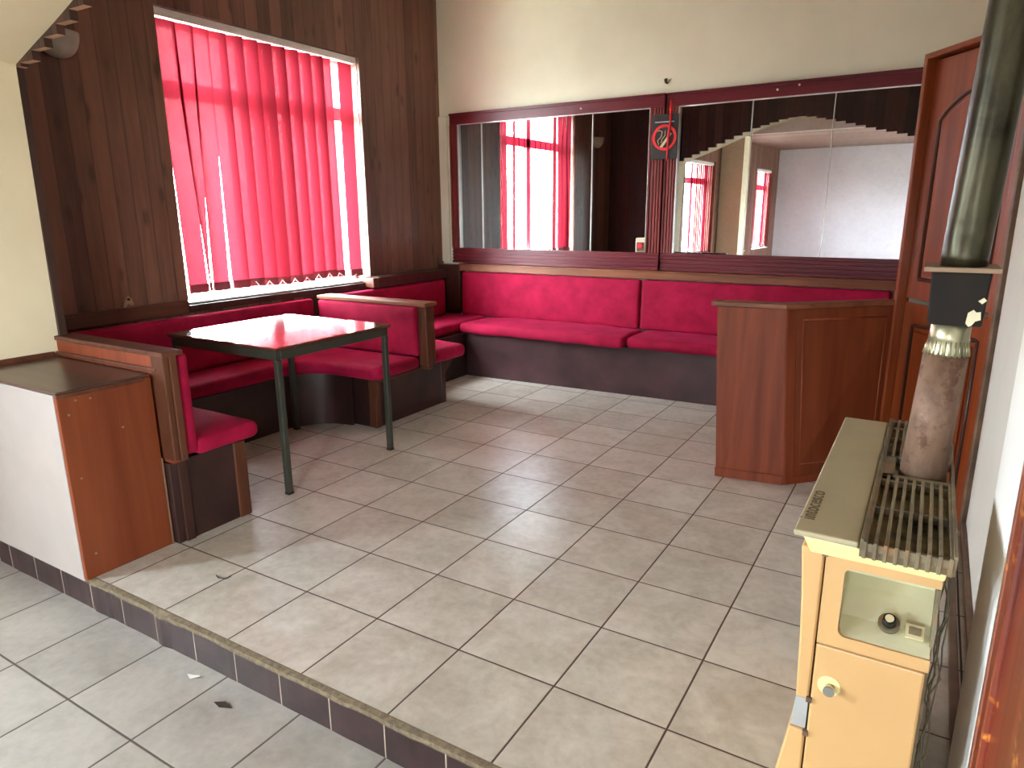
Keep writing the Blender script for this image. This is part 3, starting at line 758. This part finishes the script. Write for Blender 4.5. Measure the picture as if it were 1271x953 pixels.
# ------------------------------------------------------------------ corner cupboard
def cupboard():
    ux, uy = .57, -.82; nx, ny = -.82, -.57      # along the front, outwards
    P = lambda u, d, z: (2.95+ux*u+nx*d, 6.87+uy*u+ny*d, z)
    t = thing('corner_cupboard', 'tall reddish wooden corner cupboard with arched door panel, behind flue pipe', 'cupboard', (3.5, 6.4, 0))
    def pb(m, u0, u1, d0, d1, z0, z1):
        m.hexa([P(u0, d1, z0), P(u1, d1, z0), P(u1, d0, z0), P(u0, d0, z0)], [P(u0, d1, z1), P(u1, d1, z1), P(u1, d0, z1), P(u0, d0, z1)])
    H = 5.95; W = 1.96
    m = MB(); m.prism([(2.95, 6.87), (2.95, 10.2), (2.99, 10.2), (2.99, 6.9)], 0, H-.02); m.build('side_panel', 'wood_door', t)
    m = MB(); m.extr([(2.96, 6.9, H-.06), (3.98, 5.4, H-.06), (4.04, 5.4, H-.06), (4.04, 9.0, H-.06), (2.96, 9.0, H-.06)], (0, 0, .05)); m.build('top_board', 'darkwood', t)
    m = MB(); pb(m, 0, .07, -.16, .03, 0, H); pb(m, W-.1, W, -.16, .03, 0, H); pb(m, .07, W-.1, -.16, .03, H-.07, H)
    m.build('casing', 'wood_door', t, bevel=.012)
    # upper door with an arched raised panel, lower door plain
    def leaf(z0, z1, arched):
        m = MB(); pb(m, .08, W-.11, -.15, -.10, z0, z1)
        o = m.build('door', 'wood_door', t, bevel=.01)
        a0, a1, b0 = .32, W-.36, z0+.28
        def topz(u):
            if not arched: return z1-.3
            s_ = (u-a0)/(a1-a0); return z1-.78+.3*math.sin(math.pi*s_)**.8*1.0
        N_ = 24
        out = [(a0+(a1-a0)*i/N_) for i in range(N_+1)]
        path = [P(a0, -.10, b0)]+[P(u, -.10, topz(u)) for u in out]+[P(a1, -.10, b0), P(a0, -.10, b0)]
        mm = MB(); mm.tube(path, .028, 8); mm.build('moulding', 'darkwood', o)
        mm = MB(); poly = [P(a0+.07, -.095, b0+.07)]+[P(a0+.07+(a1-a0-.14)*i/N_, -.095, topz(a0+(a1-a0)*i/N_)-.08) for i in range(N_+1)]+[P(a1-.07, -.095, b0+.07)]
        mm.extr(poly, (nx*.03, ny*.03, 0)); mm.build('raised_panel', 'wood_door', o, bevel=.02)
    leaf(2.72, 5.86, True); leaf(.12, 2.66, False)
    m = MB(); pb(m, .07, W-.1, -.16, -.06, 0, .12); m.build('plinth', 'darkwood', t)
    m = MB(); pb(m, W, W+.05, -.2, .06, 0, H); m.build('cover_strip', 'baseboard', t, bevel=.01)
cupboard()

# ------------------------------------------------------------------ stove
def stove():
    t = thing('heating_stove', 'cream enamelled heating stove with dark top grille by the right wall', 'stove', (3.26, .25, 0))
    x0, x1, yf, yb, zt = 2.96, 3.585, -.88, 1.40, 2.28
    xs = 3.06
    # body shell with the door opening recess kept simple: back box + front parts
    m = MB(); m.box(xs, x1-.03, yf+.06, yb-.03, .05, 1.66); m.box(xs, x1-.03, yf+.36, yb-.03, 1.66, 2.12); m.build('body', 'stoveguts', t)
    m = MB(); m.box(x1-.03, x1-.01, yf+.35, yb-.02, .05, 2.14); m.build('side_panel', 'stove', t)
    m = MB(); m.box(xs, x1-.02, yb-.03, yb, .05, 2.14); m.build('rear_panel', 'grille', t)
    # curved left flank
    prof = [(2.935, 2.22), (2.945, 2.1), (2.96, 1.9), (2.975, 1.6), (2.985, 1.3)]
    m = MB(); m.extr([(x, yf, z) for x, z in prof]+[(xs-.008, yf, 1.3), (xs-.008, yf, 2.22)], (0, yb-yf, 0)); m.build('left_flank', 'stove', t, bevel=.012, smooth=True)
    m = MB(); m.extr([(2.985, yf+.02, 1.3), (2.97, yf+.02, 1.1), (xs-.01, yf+.02, 1.1), (xs-.01, yf+.02, 1.3)], (0, yb-yf-.05, 0)); m.build('air_inlet', 'silver', t)
    prof = [(2.965, 1.1), (2.935, .9), (2.905, .7), (2.89, .4), (2.89, .06)]
    m = MB(); m.extr([(x, yf, z) for x, z in prof]+[(xs-.008, yf, .06), (xs-.008, yf, 1.1)], (0, yb-yf, 0)); m.build('lower_flank', 'stove', t, bevel=.012, smooth=True)
    for z in (2.205, 1.31, 1.09):
        m = MB(); m.box(xs-.02, xs+.01, yf-.012, yf+.01, z-.015, z+.015); m.build('clip', 'baseboard', t)
    # fascia frame around the control recess
    c0, c1, cz0, cz1 = 3.155, x1-.004, 1.745, 2.145
    m = MB()
    m.box(xs, c0, yf, yf+.05, 1.675, 2.225); m.box(c0, x1, yf, yf+.05, cz1, 2.225); m.box(c0, x1, yf, yf+.05, 1.675, cz0)
    # rounded corners of the opening
    for cx, cz, sx, sz in ((c0, cz1, 1, -1), (c0, cz0, 1, 1)):
        r = .04; pts = [(cx, yf, cz)]+[(cx+sx*(r-r*math.cos(a)), yf, cz+sz*(r-r*math.sin(a))) for a in [math.pi/2*i/6 for i in range(7)]]
        m.extr(pts, (0, .05, 0))
    m.build('fascia', 'stove', t)
    # sloping metal dish of the control recess
    m = MB()
    dish = [(yf+.01, cz1), (yf+.22, cz1-.03), (yf+.30, cz1-.09), (yf+.30, cz1-.16), (yf+.26, cz1-.21), (yf+.14, cz0+.06), (yf+.015, cz0)]
    for (ya, za), (yb_, zb_) in zip(dish, dish[1:]):
        m._add([(c0, ya, za), (c1, ya, za), (c1, yb_, zb_), (c0, yb_, zb_)], [(0,1,2,3)])
    m._add([(c0, y, z) for y, z in dish], [tuple(range(len(dish)))])
    m.build('control_panel', 'panelmetal', t, smooth=True)
    kn = Vector((3.385, yf+.12, cz0+.085)); nd = Vector((0, -.62, .79))
    m = MB(); m.tube([kn-nd*.02, kn+nd*.006], .052, 24); m.build('dial', 'grille', t)
    m = MB(); m.tube([kn, kn+nd*.06], [.034, .030], 24); k_ = m.build('knob', 'black', t)
    m = MB(); m.tube([kn+nd*.06, kn+nd*.066], .021, 20); m.build('knob_cap', 'signcream', k_)
    sw = Vector((3.505, yf+.11, cz0+.075)); e1 = Vector((1, 0, 0)); e2 = Vector((0, .79, .62))
    def plate(c, a, b, h):
        q = [c+e1*(-a)+e2*(-b), c+e1*a+e2*(-b), c+e1*a+e2*b, c+e1*(-a)+e2*b]
        m.hexa([tuple(p-nd*.01) for p in q], [tuple(p+nd*h) for p in q])
    m = MB(); plate(sw, .042, .036, .012); s_ = m.build('switch', 'signcream', t)
    m = MB(); plate(sw, .028, .02, .018); m.build('rocker', 'grille', s_)
    # door
    m = MB(); m.box(xs, x1-.012, yf, yf+.05, .12, 1.665); d = m.build('door', 'stove', t, bevel=.012)
    m = MB(); m.tube([(3.145, yf-.003, 1.43), (3.145, yf+.01, 1.43)], .058, 28); h = m.build('knob_rosette', 'stovetrim', d)
    m = MB(); m.tube([(3.15, yf-.002, 1.425), (3.15, yf-.05, 1.425)], [.022, .030], 20); m.build('door_knob', 'chrome', h)
    m = MB(); m.box(xs, x1, yf+.04, yb, 0, .12); m.build('plinth', 'baseboard', t)
    # top: cream band, lid and grille
    m = MB(); m.hexa([(2.985, yf-.035, 2.208), (x1+.005, yf-.035, 2.208), (x1+.005, yb, 2.208), (2.985, yb, 2.208)], [(2.945, yf-.05, 2.295), (x1+.015, yf-.05, 2.285), (x1+.015, yb+.01, 2.285), (2.945, yb+.01, 2.295)])
    m.build('top_band', 'stovetrim', t, bevel=.006)
    m = MB(); m.box(2.895, 3.205, yf-.05, yb+.03, 2.29, 2.325); lid = m.build('lid', 'stovelid', t, bevel=.012, bseg=3)
    gx0, gx1, gz = 3.212, 3.625, 2.36
    m = MB()
    hole = (3.455, .27, .15)
    nb = 9
    for i in range(nb):
        x = gx0+(gx1-gx0)*(i+.5)/nb; w = .009
        segs = [(yf-.09, yb+.02)]
        if abs(x-hole[0]) < hole[2]+.03:
            segs = [(yf-.09, hole[1]-.19), (hole[1]+.19, yb+.02)]
        for a, b in segs: m.box(x-w, x+w, a, b, gz-.05, gz)
        m.box(x-w, x+w, yf-.10, yf-.075, 2.268, gz)
    for y in (yf-.08, -.45, .02, .52, .95, yb+.0): m.box(gx0, gx1, y-.012, y+.012, gz-.055, gz-.012)
    m.box(gx0, gx0+.016, yf-.09, yb+.02, gz-.06, gz+.005); m.box(gx1-.016, gx1, yf-.09, yb+.02, gz-.06, gz+.012)
    m.box(gx0, gx1, yf-.075, yf-.06, 2.262, gz-.02)
    # flue collar plate in the grille
    m.box(gx0+.02, gx1-.02, hole[1]-.2, hole[1]-.15, gz-.04, gz-.005); m.box(gx0+.02, hole[0]-.15, hole[1]-.2, hole[1]+.2, gz-.04, gz-.005)
    m.build('grille', 'grille', t, bevel=.003)
    m = MB(); m.box(gx0+.03, gx1-.03, yf+.02, yb-.05, 2.286, 2.296)
    m.build('burner_cover', 'stoveguts', t)
    # maker's lettering along the lid's left edge
    cu = bpy.data.curves.new('lettering', 'FONT'); cu.body = 'intocesco'; cu.size = .105*S; cu.extrude = .0006; cu.materials.append(M['ink'])
    ob = bpy.data.objects.new('tmp_text', cu); COL.objects.link(ob)
    dg = bpy.context.evaluated_depsgraph_get(); me = bpy.data.meshes.new_from_object(ob.evaluated_get(dg)); bpy.data.objects.remove(ob)
    rot = Matrix.Rotation(R(90), 4, 'Z')
    xsn = [v.co.x for v in me.vertices]; wd = max(xsn)-min(xsn); k = .44*S/wd
    for v in me.vertices: v.co = rot @ Vector((v.co.x*k, v.co.y*k*1.0, v.co.z))+Vector((2.972, -.77, 2.326))*S
    me.materials.clear(); me.materials.append(M['ink'])
    tx = bpy.data.objects.new('lettering', me); COL.objects.link(tx); tx.parent = lid
    tx.location = -t.location-lid.location
    # exposed wiring on the wall side
    m = MB(); rnd = random.Random(3)
    for j in range(5):
        pts = [(x1+.02+rnd.uniform(0, .05), yf+.12+.1*j+rnd.uniform(-.05, .05), 2.1-.13*i+rnd.uniform(-.03, .03)) for i in range(15)]
        m.tube(pts, .0045, 5)
    m.build('wiring', 'wire', t)
    m = MB(); m.box(x1-.01, x1+.005, yf+.08, yf+.3, .3, 2.1); m.build('inner_panel', 'grille', t)
stove()

# ------------------------------------------------------------------ flue pipe
def flue():
    t = thing('flue_pipe', 'tall metal flue pipe rising from the heating stove', 'pipe', (3.455, .27, 2.3))
    def C(z): return Vector((3.455+.04*(z-2.3), .27, z))
    m = MB(); m.tube([C(2.30), C(3.12)], [.128, .118], 40); m.build('lower_pipe', 'pipe1', t)
    m = MB(); m.tube([C(3.10), C(3.12), C(3.16), C(3.2), C(3.205), C(3.23), C(3.34)], [.118, .117, .110, .105, .109, .104, .104], 40)
    for i in range(26):
        a = 2*math.pi*i/26; c = C(3.11)
        m.tube([c+Vector((.117*math.cos(a), .117*math.sin(a), 0)), C(3.2)+Vector((.104*math.cos(a), .104*math.sin(a), 0))], [.009, .003], 6)
    m.build('crimped_pipe', 'pipe3', t)
    m = MB(); c = C(3.45); m.hexa([(c.x-.135, c.y-.13, 3.30), (c.x+.135, c.y-.13, 3.30), (c.x+.135, c.y+.13, 3.30), (c.x-.135, c.y+.13, 3.30)],
        [(c.x-.145, c.y-.14, 3.61), (c.x+.15, c.y-.14, 3.61), (c.x+.15, c.y+.14, 3.61), (c.x-.145, c.y+.14, 3.61)])
    b = m.build('collar', 'collar', t, bevel=.012)
    m = MB(); m.hexa([(c.x-.185, c.y-.19, 3.61), (c.x+.185, c.y-.19, 3.61), (c.x+.185, c.y+.19, 3.61), (c.x-.185, c.y+.19, 3.61)],
        [(c.x-.185, c.y-.19, 3.635), (c.x+.185, c.y-.19, 3.635), (c.x+.185, c.y+.19, 3.635), (c.x-.185, c.y+.19, 3.635)]); m.build('collar_plate', 'collarplate', t)
    m = MB()
    pts = [(.055, 3.32), (.06, 3.38), (.085, 3.40), (.10, 3.385), (.12, 3.39), (.125, 3.345), (.10, 3.335), (.085, 3.31), (.07, 3.302)]
    m.extr([(c.x+x, c.y-.1445+(z-3.3)*-.03, z) for x, z in pts], (0, .012, 0))
    pts = [(.10, 3.45), (.125, 3.47), (.14, 3.455), (.12, 3.435)]
    m.extr([(c.x+x, c.y-.1475, z) for x, z in pts], (0, .012, 0)); m.build('plaster_chip', 'chip', b)
    m = MB(); zs = [3.63, 3.70, 3.76, 3.8, 3.84, 3.88, 3.93, 4.2, 4.6, 5.2, 6, 7, 8, 9.04]; m.tube([C(z) for z in zs], [.117, .119, .120, .120, .119, .120]+[.121]*8, 56)
    for v in m.bm.verts:      # the dent low on the pipe's front
        p = v.co/S
        d = (p-Vector((3.50, .15, 3.84))).length
        if d < .11: v.co.y += .012*S*(1-d/.11)
    m.build('upper_pipe', 'pipe2', t)
flue()

# ------------------------------------------------------------------ small things
def lamp():
    t = thing('wall_lamp', 'pale bowl shaped wall lamp on the boards beside the arch', 'lamp', (-7.9, 1.42, 6.2))
    m = MB(); n, k = 28, 10; rings = []
    for i in range(k+1):
        a = math.pi/2*i/k; r = .31*math.cos(a)**.8; z = 6.54-.36*math.sin(a)
        rings.append([m.bm.verts.new(Vector((-7.98+max(0, r*math.sin(math.pi*j/n)*.9), 1.42-r*math.cos(math.pi*j/n), z))*S) for j in range(n+1)])
    for a, b in zip(rings, rings[1:]):
        for j in range(n): f = m.bm.faces.new((a[j], a[j+1], b[j+1], b[j])); f.smooth = True
    o = m.build('lamp_shade', 'lampglass', t); md = o.modifiers.new('thick', 'SOLIDIFY'); md.thickness = .004
    m = MB(); m.box(-8, -7.96, 1.3, 1.54, 6.22, 6.5); m.build('back_plate', 'chrome', t, bevel=.01)
lamp()
t = thing('wall_bracket', 'broken pale bracket stump low on the boards left of the window', 'bracket', (-7.97, 1.92, 2.48))
m = MB(); m.extr([(-8, 1.84, 2.46), (-8, 1.9, 2.6), (-8, 1.94, 2.66), (-8, 1.99, 2.6), (-8, 2.03, 2.5), (-8, 1.98, 2.47), (-8, 1.93, 2.52), (-8, 1.88, 2.46)], (.035, 0, 0)); m.build('stump', 'endgrain', t, bevel=.008)
m = MB(); m.tube([(-7.97, 1.93, 2.59), (-7.93, 1.93, 2.585)], .02, 10); m.build('screw', 'cable', t)

# worn door frame at the right edge, in the opening of the front room's right wall
m = MB(); m.box(3.83, 4.12, -2.6, -1.02, ZL, 6.2); m.box(3.80, 3.86, -1.22, -1.02, ZL, 6.2)
o = struct(m.build('door_1', ['worn'], bevel=.02))
m = MB(); m.box(3.795, 3.835, -1.09, -1.0, ZL, 6.2); m.build('door_frame', 'wornedge', o, bevel=.02)

# litter on the lower floor and the platform
m = MB(); m.extr([(-2.37, -1.22, ZL+.004), (-2.28, -1.25, ZL+.004), (-2.21, -1.19, ZL+.02), (-2.25, -1.17, ZL+.006)], (0, 0, .004)); tag(m.build('paper_scrap', 'paper'), 'small white paper scrap on the lower floor below the step', 'litter')
m = MB(); m.extr([(-1.8, -1.34, ZL+.002), (-1.70, -1.36, ZL+.002), (-1.58, -1.31, ZL+.006), (-1.7, -1.29, ZL+.012)], (0, 0, .005)); tag(m.build('dry_leaf', 'leaf'), 'dark curled leaf on the lower floor near the step', 'litter')
m = MB(); m.tube([(-3.14, -.28, .006), (-3.06, -.31, .012), (-2.98, -.27, .006), (-2.99, -.2, .006)], .006, 6); tag(m.build('string', 'cable'), 'short dark string lying on the raised floor near the step', 'litter')
m = MB(); pts = [(3.72, -.55+.1*math.sin(k*.8), .02) if k < 4 else (3.72+.02*math.sin(k), -.5+.09*(k-4), .02+.0*k) for k in range(14)]
m.tube(pts, .013, 8); tag(m.build('power_cable', 'cable'), 'black power cable on the floor between stove and right wall', 'cable')
m = MB(); m.box(3.9, 3.97, .3, 5.0, 0, .07); tag(m.build('floor_batten', 'baseboard', bevel=.01), 'brown wooden batten lying along the foot of the right wall', 'batten')

# ------------------------------------------------------------------ light
w = bpy.data.worlds.new('overcast_daylight'); SC.world = w; w.use_nodes = True
bg = w.node_tree.nodes['Background']; bg.inputs[0].default_value = (.96, .97, 1.0, 1); bg.inputs[1].default_value = 88.0
wt = w.node_tree; tc = wt.nodes.new('ShaderNodeTexCoord'); sx_ = wt.nodes.new('ShaderNodeSeparateXYZ'); wt.links.new(tc.outputs['Generated'], sx_.inputs[0])
cr = wt.nodes.new('ShaderNodeValToRGB'); mr = wt.nodes.new('ShaderNodeMapRange'); mr.inputs['From Min'].default_value = -1; wt.links.new(sx_.outputs['Z'], mr.inputs['Value']); wt.links.new(mr.outputs[0], cr.inputs['Fac'])
el = cr.color_ramp.elements; el[0].position = .46; el[0].color = (.24, .235, .22, 1); el[1].position = .54; el[1].color = (.86, .94, 1.04, 1)   # pale ground below, bright overcast above
wt.links.new(cr.outputs['Color'], bg.inputs[0])
def portal(y0, y1, z0, z1, x=XL-.75, a=-90):
    l = bpy.data.lights.new('window_portal', 'AREA'); l.shape = 'RECTANGLE'; l.size = (z1-z0)*S; l.size_y = (y1-y0)*S
    l.cycles.is_portal = True
    o = bpy.data.objects.new('window_portal', l); COL.objects.link(o)
    o.location = (x*S, (y0+y1)/2*S, (z0+z1)/2*S); o.rotation_euler = (0, R(a), 0)
for q in [(WY0, WY1, WZ0, WZ1)]+FW: portal(*q)
for q in RW: portal(*q, XR+.75, 90)  # for the added side window
l = bpy.data.lights.new('added_door_portal', 'AREA'); l.shape = 'RECTANGLE'; l.size = (DX1-DX0)*S; l.size_y = (DZ1-ZL)*S; l.cycles.is_portal = True  # for the added entrance that lets in extra daylight
o = bpy.data.objects.new('added_door_portal', l); COL.objects.link(o); o.location = ((DX0+DX1)/2*S, (YF-.35)*S, (ZL+DZ1)/2*S); o.rotation_euler = (R(90), 0, 0)

# ------------------------------------------------------------------ camera
cam = bpy.data.cameras.new('camera'); co = bpy.data.objects.new('camera', cam); COL.objects.link(co); SC.camera = co
cam.sensor_width = 36; cam.lens = 857.184*36/1271; cam.clip_start = .02
CR = [(0.856566, 0.515994, -0.006691), (0.119793, -0.211439, -0.970022), (-0.501940, 0.830087, -0.242924)]; CC = (3.359104, -4.562054, 3.961493)
mt = Matrix(((CR[0][0], -CR[1][0], -CR[2][0], CC[0]*S), (CR[0][1], -CR[1][1], -CR[2][1], CC[1]*S), (CR[0][2], -CR[1][2], -CR[2][2], CC[2]*S), (0, 0, 0, 1)))
co.matrix_world = mt

SC.view_settings.view_transform = 'Standard'; SC.view_settings.look = 'None'; SC.view_settings.gamma = 1; SC.view_settings.use_curve_mapping = False
SC.view_settings.exposure = 0.44
SC.cycles.use_denoising = True
SC.cycles.max_bounces = 12; SC.cycles.diffuse_bounces = 6; SC.cycles.glossy_bounces = 6; SC.cycles.transparent_max_bounces = 12
SC.cycles.sample_clamp_indirect = 60
